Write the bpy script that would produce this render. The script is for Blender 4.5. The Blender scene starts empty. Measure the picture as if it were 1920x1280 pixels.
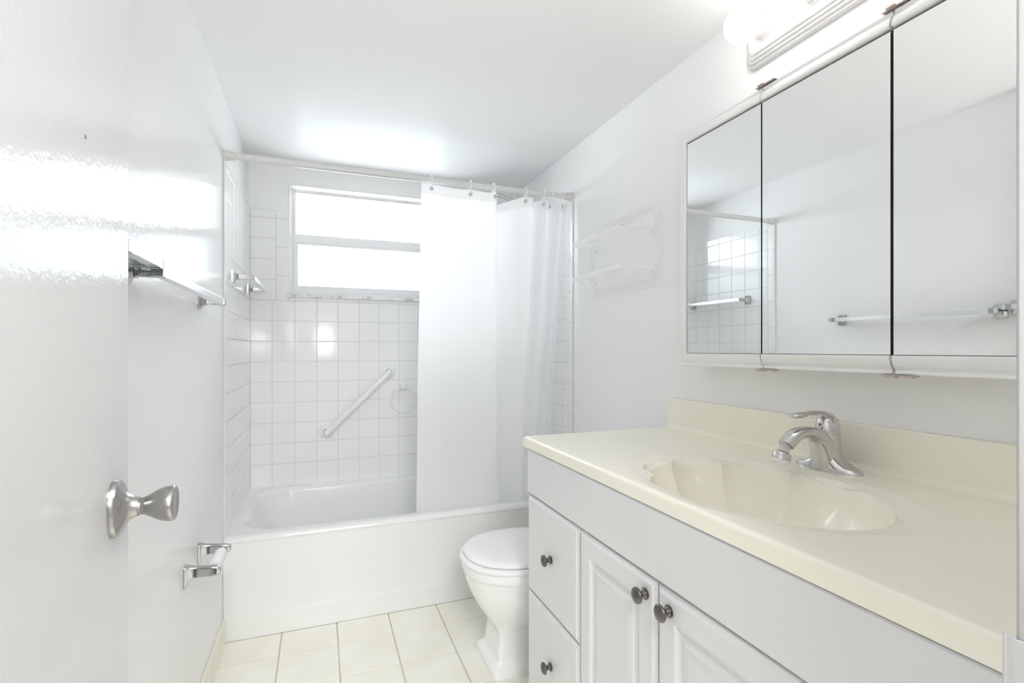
import bpy, bmesh, math, random
from mathutils import Vector, Matrix
random.seed(7)
PI = math.pi
SC = bpy.context.scene
COL = SC.collection

# ------------------------------------------------------------------ camera
CAM_H = 1.137
cam_data = bpy.data.cameras.new('camera')
cam = bpy.data.objects.new('camera', cam_data)
COL.objects.link(cam)
cam.location = (0, 0, CAM_H)
cam.rotation_euler = (PI / 2, 0, -math.radians(20.9))
cam_data.sensor_width = 36.0
cam_data.lens = 944.0 / 1920.0 * 36.0
cam_data.shift_y = 15.0 / 1920.0
cam_data.clip_start = 0.01
SC.camera = cam

# ------------------------------------------------------------------ world, lights, exposure
SC.view_settings.view_transform = 'Standard'
SC.view_settings.look = 'None'
SC.view_settings.gamma = 1.0
SC.view_settings.use_curve_mapping = False
SC.view_settings.exposure = 0.92
SC.cycles.max_bounces = 16
SC.cycles.diffuse_bounces = 8
SC.cycles.glossy_bounces = 6
SC.cycles.transmission_bounces = 8
SC.cycles.transparent_max_bounces = 16
SC.cycles.sample_clamp_indirect = 8.0
SC.cycles.caustics_reflective = False
SC.cycles.caustics_refractive = False

world = bpy.data.worlds.new('overcast_sky')
SC.world = world
world.use_nodes = True
wn = world.node_tree.nodes
wn['Background'].inputs['Color'].default_value = (0.92, 0.965, 1.0, 1)
wn['Background'].inputs['Strength'].default_value = 7.6

def area_light(name, loc, rot, sx, sy, power, color=(1, 1, 1), portal=False):
    l = bpy.data.lights.new(name, 'AREA')
    l.shape = 'RECTANGLE'; l.size = sx; l.size_y = sy
    l.energy = power; l.color = color
    if portal: l.cycles.is_portal = True
    o = bpy.data.objects.new(name, l)
    o.location = loc; o.rotation_euler = rot
    COL.objects.link(o)
    return o

# daylight portal in the window opening (guides the sky light, gives off none itself)
area_light('window_portal', (0.30, 3.125, 1.733), (-PI / 2, 0, 0), 0.95, 0.60, 1.0, portal=True)
# unseen fill lights added in the hall, plus a panel for the tile highlight
area_light('hall_ceiling_fill', (0.15, -1.1, 2.36), (0, 0, 0), 0.9, 0.6, 42.0, (0.985, 0.99, 1.0))
area_light('hall_upward_fill', (0.05, -0.50, 0.90), (PI + math.radians(4), 0, 0), 0.45, 0.30, 17.0, (0.985, 0.99, 1.0))  # added upward fill without a fixture, to brighten the room by way of the ceiling
area_light('hall_highlight_panel', (0.06, -1.52, 1.28), (PI / 2, 0, 0), 0.26, 0.36, 3.0, (0.97, 0.985, 1.0))  # unseen panel added behind the camera for the highlight on the back tiles

# ------------------------------------------------------------------ materials
def pbsdf(name, color, rough=0.5, metal=0.0, spec=0.5, coat=0.0):
    m = bpy.data.materials.new(name)
    m.use_nodes = True
    b = m.node_tree.nodes['Principled BSDF']
    b.inputs['Base Color'].default_value = (*color, 1)
    b.inputs['Roughness'].default_value = rough
    b.inputs['Metallic'].default_value = metal
    b.inputs['Specular IOR Level'].default_value = spec
    b.inputs['Coat Weight'].default_value = coat
    b.inputs['Coat Roughness'].default_value = 0.06
    return m

def add_bump(m, scale, strength, dist=0.002, detail=2.0, stretch=(1, 1, 1)):
    nt = m.node_tree; b = nt.nodes['Principled BSDF']
    tc = nt.nodes.new('ShaderNodeTexCoord')
    mp = nt.nodes.new('ShaderNodeMapping'); mp.inputs['Scale'].default_value = stretch
    no = nt.nodes.new('ShaderNodeTexNoise'); no.inputs['Scale'].default_value = scale; no.inputs['Detail'].default_value = detail
    bp = nt.nodes.new('ShaderNodeBump'); bp.inputs['Strength'].default_value = strength; bp.inputs['Distance'].default_value = dist
    nt.links.new(tc.outputs['Object'], mp.inputs['Vector'])
    nt.links.new(mp.outputs['Vector'], no.inputs['Vector'])
    nt.links.new(no.outputs['Fac'], bp.inputs['Height'])
    nt.links.new(bp.outputs['Normal'], b.inputs['Normal'])

def add_mottle(m, c1, c2, scale, detail=3.0, lo=0.35, hi=0.65):
    nt = m.node_tree; b = nt.nodes['Principled BSDF']
    tc = nt.nodes.new('ShaderNodeTexCoord')
    no = nt.nodes.new('ShaderNodeTexNoise'); no.inputs['Scale'].default_value = scale; no.inputs['Detail'].default_value = detail
    cr = nt.nodes.new('ShaderNodeValToRGB')
    cr.color_ramp.elements[0].position = lo; cr.color_ramp.elements[0].color = (*c1, 1)
    cr.color_ramp.elements[1].position = hi; cr.color_ramp.elements[1].color = (*c2, 1)
    nt.links.new(tc.outputs['Object'], no.inputs['Vector'])
    nt.links.new(no.outputs['Fac'], cr.inputs['Fac'])
    nt.links.new(cr.outputs['Color'], b.inputs['Base Color'])

M = {}
M['wall'] = pbsdf('wall_paint', (0.90, 0.90, 0.90), 0.36, spec=0.2)
add_bump(M['wall'], 90, 0.10, 0.002)
M['gloss_wall'] = pbsdf('glossy_wall_paint', (0.87, 0.87, 0.87), 0.10, spec=0.045)
add_bump(M['gloss_wall'], 150, 0.17, 0.002)
M['gloss_door'] = pbsdf('glossy_door_paint_dimmed', (0.75, 0.75, 0.755), 0.10, spec=0.06)  # same paint as the wall, darkened to offset the strong light on the door
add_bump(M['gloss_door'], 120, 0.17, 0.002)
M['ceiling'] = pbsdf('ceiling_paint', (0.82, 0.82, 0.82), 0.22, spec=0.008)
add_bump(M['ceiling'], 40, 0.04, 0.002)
M['jamb'] = pbsdf('jamb_paint_dimmed', (0.46, 0.46, 0.46), 0.4)  # white frame paint, greyed to tone down the hall light on it
M['trim'] = pbsdf('white_trim_paint', (0.88, 0.88, 0.88), 0.3)
M['tile'] = pbsdf('white_wall_tile', (0.89, 0.89, 0.888), 0.09, spec=0.38)
M['grout'] = pbsdf('tile_grout', (0.66, 0.655, 0.645), 0.8)
M['floor_tile'] = pbsdf('cream_floor_tile', (0.83, 0.815, 0.73), 0.25)
add_mottle(M['floor_tile'], (0.87, 0.855, 0.755), (0.91, 0.90, 0.825), 7)
M['floor_grout'] = pbsdf('floor_grout', (0.58, 0.55, 0.44), 0.85)
M['base_tile'] = pbsdf('cream_base_tile', (0.83, 0.815, 0.72), 0.25)
M['enamel'] = pbsdf('tub_enamel', (0.85, 0.85, 0.852), 0.11)
M['porcelain'] = pbsdf('toilet_porcelain', (0.91, 0.91, 0.91), 0.07)
M['seat'] = pbsdf('toilet_seat_plastic', (0.92, 0.92, 0.925), 0.16)
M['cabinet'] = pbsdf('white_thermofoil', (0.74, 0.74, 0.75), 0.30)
M['marble'] = pbsdf('cultured_marble', (0.92, 0.89, 0.775), 0.16)
M['chrome'] = pbsdf('chrome', (0.66, 0.64, 0.645), 0.07, 1.0)
M['chrome_dark'] = pbsdf('polished_chrome', (0.52, 0.52, 0.53), 0.10, 1.0)
M['alu'] = pbsdf('bright_bar_aluminium', (0.86, 0.87, 0.88), 0.22, 1.0)
M['nickel'] = pbsdf('satin_nickel', (0.44, 0.43, 0.42), 0.27, 1.0)
M['pewter'] = pbsdf('pewter', (0.18, 0.165, 0.16), 0.28, 1.0)
M['dark'] = pbsdf('dark_recess', (0.22, 0.165, 0.15), 0.6)
M['seam'] = pbsdf('seam_line', (0.22, 0.20, 0.19), 0.6)
M['copper'] = pbsdf('coppery_hinge', (0.62, 0.50, 0.46), 0.35, 0.7)
M['mirror'] = pbsdf('mirror_silver', (0.94, 0.95, 0.945), 0.0, 1.0)
M['frame'] = pbsdf('window_frame_paint', (0.90, 0.90, 0.905), 0.32)
M['plastic'] = pbsdf('white_plastic', (0.85, 0.85, 0.85), 0.22)
M['rod'] = pbsdf('rod_white_enamel', (0.66, 0.66, 0.65), 0.3)
M['rubber'] = pbsdf('rod_cap_plastic', (0.66, 0.65, 0.63), 0.45)
M['fixture'] = pbsdf('light_bar_enamel', (0.58, 0.575, 0.565), 0.28)
M['sill'] = pbsdf('sill_marble', (0.80, 0.80, 0.79), 0.22)
add_mottle(M['sill'], (0.55, 0.54, 0.52), (0.82, 0.82, 0.81), 22, 6, 0.36, 0.52)
M['paper'] = pbsdf('roller_plastic', (0.87, 0.87, 0.865), 0.35)
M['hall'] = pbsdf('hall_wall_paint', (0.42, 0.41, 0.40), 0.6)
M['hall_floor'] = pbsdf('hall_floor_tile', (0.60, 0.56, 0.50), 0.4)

def bulb_mat():
    m = bpy.data.materials.new('lit_bulb_glass'); m.use_nodes = True
    b = m.node_tree.nodes['Principled BSDF']
    b.inputs['Base Color'].default_value = (0.9, 0.9, 0.9, 1)
    b.inputs['Emission Color'].default_value = (1.0, 0.96, 0.92, 1)
    b.inputs['Emission Strength'].default_value = 2.8
    return m
M['bulb'] = bulb_mat()

def glass_mat(name, tint, gloss, rough=0.05):
    """thin architectural glass: straight-through tint plus a surface gloss"""
    m = bpy.data.materials.new(name); m.use_nodes = True
    nt = m.node_tree; nt.nodes.clear()
    out = nt.nodes.new('ShaderNodeOutputMaterial')
    tr = nt.nodes.new('ShaderNodeBsdfTransparent'); tr.inputs['Color'].default_value = (*tint, 1)
    gl = nt.nodes.new('ShaderNodeBsdfGlossy'); gl.inputs['Roughness'].default_value = rough
    fr = nt.nodes.new('ShaderNodeFresnel'); fr.inputs['IOR'].default_value = 1.35
    mu = nt.nodes.new('ShaderNodeMath'); mu.operation = 'MULTIPLY'; mu.inputs[1].default_value = gloss
    mx = nt.nodes.new('ShaderNodeMixShader')
    nt.links.new(fr.outputs[0], mu.inputs[0]); nt.links.new(mu.outputs[0], mx.inputs['Fac'])
    nt.links.new(tr.outputs[0], mx.inputs[1]); nt.links.new(gl.outputs[0], mx.inputs[2])
    nt.links.new(mx.outputs[0], out.inputs['Surface'])
    return m
M['pane'] = glass_mat('window_glass', (0.97, 0.985, 0.99), 1.0)
M['pane_low'] = glass_mat('tinted_window_glass', (0.60, 0.645, 0.665), 1.0)

def acrylic_mat(name, clear, white):
    """clear plastic whose body glows a little: see-through plus some scattering white"""
    m = bpy.data.materials.new(name); m.use_nodes = True
    nt = m.node_tree; b = nt.nodes['Principled BSDF']; out = nt.nodes['Material Output']
    b.inputs['Base Color'].default_value = (0.98, 0.98, 0.98, 1); b.inputs['Roughness'].default_value = 0.08
    tl = nt.nodes.new('ShaderNodeBsdfTranslucent'); tl.inputs['Color'].default_value = (0.98, 0.98, 0.98, 1)
    tr = nt.nodes.new('ShaderNodeBsdfTransparent'); tr.inputs['Color'].default_value = (clear, clear, clear, 1)
    m1 = nt.nodes.new('ShaderNodeMixShader'); m1.inputs['Fac'].default_value = 0.4
    mx = nt.nodes.new('ShaderNodeMixShader'); mx.inputs['Fac'].default_value = white
    nt.links.new(b.outputs[0], m1.inputs[1]); nt.links.new(tl.outputs[0], m1.inputs[2])
    nt.links.new(tr.outputs[0], mx.inputs[1]); nt.links.new(m1.outputs[0], mx.inputs[2])
    nt.links.new(mx.outputs[0], out.inputs['Surface'])
    return m
M['acrylic'] = acrylic_mat('clear_acrylic', 0.998, 0.16)
M['acrylic_edge_glow'] = acrylic_mat('acrylic_edge_glow', 0.99, 0.85)  # whiter mix stands in for light gathered at the edges
M['clear_hook'] = acrylic_mat('clear_hook_plastic', 0.99, 0.75)
M['clear_neck'] = acrylic_mat('frosted_neck_plastic', 0.95, 0.55)

def curtain_mat(name, c, trans):
    m = bpy.data.materials.new(name); m.use_nodes = True
    nt = m.node_tree; b = nt.nodes['Principled BSDF']; out = nt.nodes['Material Output']
    b.inputs['Base Color'].default_value = (*c, 1); b.inputs['Roughness'].default_value = 0.38
    add_bump(m, 26, 0.12, 0.004, 3.0, (1, 1, 0.5))
    tl = nt.nodes.new('ShaderNodeBsdfTranslucent'); tl.inputs['Color'].default_value = (*c, 1)
    mx = nt.nodes.new('ShaderNodeMixShader'); mx.inputs['Fac'].default_value = trans
    nt.links.new(b.outputs[0], mx.inputs[1]); nt.links.new(tl.outputs[0], mx.inputs[2])
    nt.links.new(mx.outputs[0], out.inputs['Surface'])
    return m
M['curtain'] = curtain_mat('curtain_vinyl', (0.94, 0.945, 0.955), 0.44)
M['curtain_hem'] = curtain_mat('curtain_hem_vinyl', (0.94, 0.945, 0.955), 0.25)

# ------------------------------------------------------------------ object helpers
def tag(o, label=None, cat=None, group=None, kind=None):
    if label: o['label'] = label
    if cat: o['category'] = cat
    if group: o['group'] = group
    if kind: o['kind'] = kind
    return o

def empty(name, loc=(0, 0, 0), rz=0.0):
    o = bpy.data.objects.new(name, None); COL.objects.link(o)
    o.empty_display_size = 0.05
    o.location = loc; o.rotation_euler = (0, 0, rz)
    return o

def obj(name, bm, mat, parent=None, smooth=True, angle=35, loc=None):
    me = bpy.data.meshes.new(name)
    bmesh.ops.recalc_face_normals(bm, faces=bm.faces)
    bm.to_mesh(me); bm.free()
    mats = mat if isinstance(mat, (list, tuple)) else [mat]
    for mm in mats: me.materials.append(mm)
    if smooth:
        me.polygons.foreach_set('use_smooth', [True] * len(me.polygons))
        me.set_sharp_from_angle(angle=math.radians(angle))
    o = bpy.data.objects.new(name, me); COL.objects.link(o)
    if smooth:
        wnm = o.modifiers.new('weighted_normals', 'WEIGHTED_NORMAL'); wnm.keep_sharp = True; wnm.weight = 100
    if loc: o.location = loc
    if parent: o.parent = parent
    return o

def copy_tree(o, parent=None):
    c = o.copy(); COL.objects.link(c)
    if parent: c.parent = parent
    for ch in [x for x in bpy.data.objects if x.parent == o]:
        copy_tree(ch, c)
    return c

# ------------------------------------------------------------------ mesh helpers
def box(bm, x0, x1, y0, y1, z0, z1, bev=0.0, seg=2):
    r = bmesh.ops.create_cube(bm, size=1.0, matrix=Matrix.Translation(((x0 + x1) / 2, (y0 + y1) / 2, (z0 + z1) / 2)) @ Matrix.Diagonal((abs(x1 - x0), abs(y1 - y0), abs(z1 - z0), 1)))
    if bev > 0:
        es = list({e for v in r['verts'] for e in v.link_edges})
        bmesh.ops.bevel(bm, geom=es, offset=bev, segments=seg, affect='EDGES', profile=0.5, clamp_overlap=True)

def boxbm(*a, **k):
    bm = bmesh.new(); box(bm, *a, **k); return bm

def loft(bm, loops, close=True, cap0=False, cap1=False, mat=0):
    vs = [[bm.verts.new(p) for p in lp] for lp in loops]
    n = len(vs[0])
    for a, b in zip(vs[:-1], vs[1:]):
        for i in range(n if close else n - 1):
            j = (i + 1) % n
            f = bm.faces.new((a[i], a[j], b[j], b[i])); f.material_index = mat
    if cap0: bm.faces.new(list(reversed(vs[0]))).material_index = mat
    if cap1: bm.faces.new(vs[-1]).material_index = mat
    return vs

def frame_of(axis):
    w = Vector(axis).normalized()
    u = Vector((0, 0, 1)) if abs(w.z) < 0.9 else Vector((1, 0, 0))
    u = (u - w * u.dot(w)).normalized()
    return u, w.cross(u), w

def lathe(bm, prof, origin=(0, 0, 0), axis=(0, 0, 1), seg=32, su=1.0, sv=1.0):
    """prof: list of (radius, distance along axis)"""
    u, v, w = frame_of(axis); o = Vector(origin)
    loops = []
    for r, h in prof:
        r = max(r, 1e-5)
        loops.append([o + w * h + u * (math.cos(2 * PI * k / seg) * r * su) + v * (math.sin(2 * PI * k / seg) * r * sv) for k in range(seg)])
    loft(bm, loops, True, True, True)

def smooth_path(pts, n=8):
    P = [Vector(p) for p in pts]; out = []
    for i in range(len(P) - 1):
        p0 = P[max(i - 1, 0)]; p1 = P[i]; p2 = P[i + 1]; p3 = P[min(i + 2, len(P) - 1)]
        for k in range(n):
            t = k / n
            out.append(0.5 * ((2 * p1) + (p2 - p0) * t + (2 * p0 - 5 * p1 + 4 * p2 - p3) * t * t + (3 * p1 - p0 - 3 * p2 + p3) * t ** 3))
    out.append(P[-1]); return out

def tube(bm, pts, radii, seg=16, up=(0, 0, 1), closed=False, power=2.0):
    """sweep of a (super)ellipse; radii: number, (ru,rv) or list per point. ru along 'up', rv sideways"""
    P = [Vector(p) for p in pts]; n = len(P)
    R = radii if isinstance(radii, list) else [radii] * n
    upv = Vector(up); loops = []
    for i in range(n):
        if closed: t = P[(i + 1) % n] - P[i - 1]
        else: t = P[min(i + 1, n - 1)] - P[max(i - 1, 0)]
        t.normalize()
        side = t.cross(upv)
        if side.length < 1e-4: side = t.cross(Vector((1, 0, 0)))
        side.normalize(); u = side.cross(t).normalized()
        r = R[i]; ru, rv = r if isinstance(r, (tuple, list)) else (r, r)
        lp = []
        for k in range(seg):
            a = 2 * PI * k / seg; c, s = math.cos(a), math.sin(a)
            cc = math.copysign(abs(c) ** (2 / power), c); ss = math.copysign(abs(s) ** (2 / power), s)
            lp.append(P[i] + u * (cc * ru) + side * (ss * rv))
        loops.append(lp)
    if closed: loops.append(loops[0])
    if closed:
        vs = [[bm.verts.new(p) for p in lp] for lp in loops[:-1]]
        for i in range(n):
            a, b = vs[i], vs[(i + 1) % n]
            for k in range(seg):
                j = (k + 1) % seg; bm.faces.new((a[k], a[j], b[j], b[k]))
    else:
        loft(bm, loops, True, True, True)

def interp(xs, ys, n):
    out = []
    for k in range(n):
        t = k / (n - 1) * (len(ys) - 1); i = min(int(t), len(ys) - 2); f = t - i
        a, b = ys[i], ys[i + 1]
        if isinstance(a, (tuple, list)): out.append(tuple(p + (q - p) * f for p, q in zip(a, b)))
        else: out.append(a + (b - a) * f)
    return out

def rrect(a0, a1, b0, b1, r, n=6):
    """rounded rectangle outline in 2D, 4*(n+1) points, counter-clockwise"""
    r = max(1e-4, min(r, (a1 - a0) / 2 - 1e-4, (b1 - b0) / 2 - 1e-4)); out = []
    for cx, cy, s in ((a1 - r, b1 - r, 0), (a0 + r, b1 - r, 1), (a0 + r, b0 + r, 2), (a1 - r, b0 + r, 3)):
        for k in range(n + 1):
            t = (s + k / n) * PI / 2
            out.append((cx + r * math.cos(t), cy + r * math.sin(t)))
    return out

def sstep(e0, e1, x):
    t = max(0.0, min(1.0, (x - e0) / (e1 - e0))); return t * t * (3 - 2 * t)

# ------------------------------------------------------------------ room constants (metres)
XL, XR, YF, YB, ZC = -0.35, 1.17, 0.20, 2.98, 2.13
YT, RIM = 2.21, 0.406
WX0, WX1, WZ0, WZ1 = -0.158, 0.755, 1.436, 2.030
JX0, JX1, DZ = -0.240, 0.446, 2.04       # doorway

# ------------------------------------------------------------------ room shell
fl = obj('floor', boxbm(XL - 0.1, XR + 0.1, YF - 0.1, YB + 0.15, -0.10, -0.0035), M['floor_grout'], smooth=False)
tag(fl, kind='structure')
bm = bmesh.new()
TS = 0.2085
for i in range(-2, 7):
    for j in range(-1, 11):
        x0 = max(-0.142 + i * TS + 0.0022, XL + 0.002); x1 = min(-0.142 + (i + 1) * TS - 0.0022, XR - 0.002)
        y1 = min(2.057 - (j - 1) * TS - 0.0022, YT + 0.01); y0 = max(2.057 - j * TS + 0.0022, YF - 0.05)
        if x1 - x0 < 0.01 or y1 - y0 < 0.01: continue
        box(bm, x0, x1, y0, y1, -0.008, random.uniform(-0.0006, 0.0), 0.0015, 1)
obj('floor_tile', bm, M['floor_tile'], fl)

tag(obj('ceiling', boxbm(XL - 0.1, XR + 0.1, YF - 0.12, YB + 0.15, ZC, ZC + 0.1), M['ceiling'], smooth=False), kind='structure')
wl = tag(obj('wall_left', boxbm(XL - 0.1, XL, YF - 0.12, YB + 0.15, -0.1, ZC + 0.05), M['gloss_wall'], smooth=False), kind='structure')
wr = tag(obj('wall_right', boxbm(XR, XR + 0.1, YF - 0.12, YB + 0.15, -0.1, ZC + 0.05), M['wall'], smooth=False), kind='structure')
bm = bmesh.new()
box(bm, XL - 0.1, WX0, YB, YB + 0.15, -0.1, ZC + 0.05); box(bm, WX1, XR + 0.1, YB, YB + 0.15, -0.1, ZC + 0.05)
box(bm, WX0, WX1, YB, YB + 0.15, -0.1, WZ0 - 0.016); box(bm, WX0, WX1, YB, YB + 0.15, WZ1, ZC + 0.05)
wb = tag(obj('wall_back', bm, M['wall'], smooth=False), kind='structure')
bm = bmesh.new()
box(bm, XL - 0.1, JX0 - 0.02, YF - 0.12, YF, -0.1, ZC + 0.05); box(bm, JX1 + 0.02, XR + 0.1, YF - 0.12, YF, -0.1, ZC + 0.05)
box(bm, JX0 - 0.02, JX1 + 0.02, YF - 0.12, YF, DZ + 0.02, ZC + 0.05)
wf = tag(obj('wall_front', bm, M['wall'], smooth=False), kind='structure')

# door frame with its strike plate
dj = tag(empty('trim_1'), kind='structure')
bm = bmesh.new()
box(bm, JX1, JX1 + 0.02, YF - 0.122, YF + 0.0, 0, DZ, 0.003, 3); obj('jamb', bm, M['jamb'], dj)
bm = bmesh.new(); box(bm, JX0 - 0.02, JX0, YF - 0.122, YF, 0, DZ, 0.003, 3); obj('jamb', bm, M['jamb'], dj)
bm = bmesh.new(); box(bm, JX0 - 0.02, JX1 + 0.02, YF - 0.122, YF, DZ, DZ + 0.02, 0.003, 3); obj('head_jamb', bm, M['trim'], dj)
bm = bmesh.new()
box(bm, JX1 - 0.0015, JX1 + 0.001, YF - 0.040, YF, 0.889, 0.939, 0.0005, 1)
prof = [(JX1 - 0.0012, YF - 0.002), (JX1 - 0.0012, YF + 0.003), (JX1 + 0.0005, YF + 0.0062), (JX1 + 0.004, YF + 0.0085)]
loops = []
for z, k in ((0.886, 1.0), (0.939, 1.0)):
    loops.append([Vector((x, y, z)) for x, y in prof] + [Vector((x + 0.0014, y - 0.0004, z)) for x, y in reversed(prof)])
loft(bm, loops, True, True, True)
obj('strike_plate', bm, M['alu'], dj)

# hall behind the doorway
hb = bmesh.new(); box(hb, -1.3, 1.5, -1.6, YF - 0.12, -0.1, -0.002)
tag(obj('floor_hall', hb, M['hall_floor'], smooth=False), kind='structure')
tag(obj('ceiling_hall', boxbm(-1.3, 1.5, -1.6, YF - 0.12, 2.4, 2.5), M['hall'], smooth=False), kind='structure')
bm = bmesh.new(); box(bm, -1.4, -1.3, -1.7, YF - 0.12, -0.1, 2.5)
tag(obj('wall_hall_left', bm, M['hall'], smooth=False), kind='structure')
bm = bmesh.new(); box(bm, 1.5, 1.6, -1.7, YF - 0.12, -0.1, 2.5)
tag(obj('wall_hall_right', bm, M['hall'], smooth=False), kind='structure')
bm = bmesh.new(); box(bm, -1.3, 1.5, -1.7, -1.6, -0.1, 2.5)
tag(obj('wall_hall_back', bm, M['hall'], smooth=False), kind='structure')
bm = bmesh.new(); box(bm, -1.3, XL - 0.1, YF - 0.12, YF - 0.02, -0.1, 2.5); box(bm, XR + 0.1, 1.5, YF - 0.12, YF - 0.02, -0.1, 2.5)
box(bm, XL - 0.1, XR + 0.1, YF - 0.12, YF - 0.02, ZC + 0.1, 2.5)
tag(obj('wall_hall_front', bm, M['hall'], smooth=False), kind='structure')

# ------------------------------------------------------------------ wall tile (each panel one mesh on its grout bed)
def tile_piece(bm, P, u0, u1, v0, v1, g=0.0011, th=0.0018, edge=0.0022):
    """P(u, v, d) -> 3D point; d is the height off the grout bed"""
    u0 += g; u1 -= g; v0 += g; v1 -= g
    if u1 - u0 < 0.006 or v1 - v0 < 0.006: return
    t = random.uniform(-0.00025, 0.00025), random.uniform(-0.00025, 0.00025)
    lv = [(0.0, -0.002), (0.0, th * 0.45), (edge * 0.35, th * 0.85), (edge, th)]
    loops = []
    for ins, d in lv:
        loops.append([P(a, b, d + (t[0] * sa + t[1] * sb if d > 0 else 0)) for a, b, sa, sb in
                      ((u0 + ins, v0 + ins, -1, -1), (u1 - ins, v0 + ins, 1, -1), (u1 - ins, v1 - ins, 1, 1), (u0 + ins, v1 - ins, -1, 1))])
    loft(bm, loops, True, False, True)

TP = 0.1098
ROWS = [1.88] + [1.84 - TP * k for k in range(0, 14)]
ROWS = [z for z in ROWS if z > RIM + 0.012] + [RIM - 0.004]
# back wall
TB = YB - 0.006
def PB(u, v, d): return Vector((u, TB - d, v))
cols = [XL + 0.007] + [-0.238 + 0.1115 * k for k in range(0, 13)] + [XR - 0.007]
bm = bmesh.new(); tm = 0.061
for r in range(len(ROWS) - 1):
    z1, z0 = ROWS[r], ROWS[r + 1]
    for c in range(len(cols) - 1):
        a, b = cols[c], cols[c + 1]
        if z1 <= WZ0 - 0.02:
            tile_piece(bm, PB, a, b, z0, z1); continue
        zz0 = z0
        if z0 < WZ0 - 0.016 and z1 > WZ0 - 0.016:                    # the row under the sill
            if b <= WX0 - tm + 0.03: tile_piece(bm, PB, a, WX0 - tm, z0, z1)
            elif a >= WX1 + tm - 0.03: tile_piece(bm, PB, WX1 + tm if a < WX1 + tm + 0.03 else a, b, z0, z1)
            continue
        if b <= WX0 - tm + 0.03: tile_piece(bm, PB, a, WX0 - tm if b > WX0 - tm - 0.03 else b, zz0, z1)
        elif a >= WX1 + tm - 0.03: tile_piece(bm, PB, WX1 + tm if a < WX1 + tm + 0.03 else a, b, zz0, z1)
zlow = max(z for z in ROWS if z < WZ0 - 0.02)
zz = [1.88, 1.84, 1.687, 1.534, zlow]
for k in range(4):
    tile_piece(bm, PB, WX0 - tm, WX0, zz[k + 1], zz[k]); tile_piece(bm, PB, WX1, WX1 + tm, zz[k + 1], zz[k])
for c in range(len(cols) - 1):                                        # strip between sill and first full row
    a, b = cols[c], cols[c + 1]
    a2, b2 = max(a, WX0), min(b, WX1)
    if b2 - a2 > 0.02 and WZ0 - 0.016 - zlow > 0.012: tile_piece(bm, PB, a2, b2, zlow, WZ0 - 0.016)
obj('tile_surround', bm, M['tile'], wb)
bm = bmesh.new()
box(bm, XL, WX0, TB, YB + 0.001, RIM - 0.02, 1.879); box(bm, WX1, XR, TB, YB + 0.001, RIM - 0.02, 1.879); box(bm, WX0, WX1, TB, YB + 0.001, RIM - 0.02, WZ0 - 0.017)
obj('grout_bed', bm, M['grout'], wb, smooth=False)
# side walls
def side_tiles(wall, X, sgn):
    def PS(u, v, d): return Vector((X + sgn * (0.006 + d), u, v))
    ys = [TB - 0.003] + [YB - TP * k for k in range(1, 7)] + [2.257, 2.211]
    bm = bmesh.new()
    for r in range(len(ROWS) - 1):
        for c in range(len(ys) - 1):
            if c == len(ys) - 2: continue
            tile_piece(bm, PS, ys[c + 1], ys[c], ROWS[r + 1], ROWS[r])
    z = 1.88
    while z > RIM + 0.01:
        z2 = max(z - 0.1525, RIM - 0.004)
        tile_piece(bm, PS, 2.211, 2.257, z2, z); z = z2
    obj('tile_surround', bm, M['tile'], wall)
    bm = bmesh.new(); xa, xb = sorted((X - sgn * 0.001, X + sgn * 0.006))
    box(bm, xa, xb, 2.211, TB, RIM - 0.02, 1.879)
    obj('grout_bed', bm, M['grout'], wall, smooth=False)
side_tiles(wl, XL, 1); side_tiles(wr, XR, -1)

# tile baseboard on the long painted wall
bb = tag(empty('baseboard_left'), kind='structure')
bm = bmesh.new(); y = YT - 0.002
k = 0
while y > 0.3:
    y2 = max(y - (0.153 if k else 0.155), 0.26)
    box(bm, XL, XL + 0.009, y2 + 0.0012, y - 0.0012, 0.0, 0.098, 0.003, 2); y = y2; k += 1
obj('base_tile', bm, M['base_tile'], bb)
bm = bmesh.new(); box(bm, XL, XL + 0.006, 0.26, YT - 0.002, 0.0, 0.096); obj('grout_bed', bm, M['floor_grout'], bb, smooth=False)
br = tag(empty('baseboard_right'), kind='structure')
bm = bmesh.new(); y = YT - 0.002
while y > 1.48:
    y2 = max(y - 0.153, 1.475)
    box(bm, XR - 0.009, XR, y2 + 0.0012, y - 0.0012, 0.0, 0.098, 0.003, 2); y = y2
obj('base_tile', bm, M['base_tile'], br)

# ------------------------------------------------------------------ window
wn1 = tag(empty('window_1'), kind='structure')
FY = 3.055
def ringbars(bm, x0, x1, z0, z1, wl_, wr_, wb_, wt_, y0, y1, bev=0.002):
    box(bm, x0, x0 + wl_, y0, y1, z0, z1, bev); box(bm, x1 - wr_, x1, y0, y1, z0, z1, bev)
    box(bm, x0 + wl_ * 0.9, x1 - wr_ * 0.9, y0 + 0.0006, y1, z0, z0 + wb_, bev); box(bm, x0 + wl_ * 0.9, x1 - wr_ * 0.9, y0 + 0.0006, y1, z1 - wt_, z1, bev)
bm = bmesh.new(); ringbars(bm, WX0, WX1, WZ0, WZ1, 0.022, 0.022, 0.024, 0.012, FY - 0.012, FY + 0.045)
box(bm, WX0 + 0.02, WX1 - 0.02, FY - 0.004, FY + 0.04, 1.735, 1.772, 0.002)
obj('window_frame', bm, M['frame'], wn1)
sa = None
bm = bmesh.new(); ringbars(bm, WX0 + 0.0225, WX1 - 0.0225, 1.7655, WZ1 - 0.0125, 0.012, 0.012, 0.017, 0.006, FY - 0.002, FY + 0.03)
sa = obj('sash', bm, M['frame'], wn1)
bm = bmesh.new(); box(bm, WX0 + 0.033, WX1 - 0.033, FY + 0.012, FY + 0.016, 1.780, WZ1 - 0.017); obj('pane', bm, M['pane'], sa, smooth=False)
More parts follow.
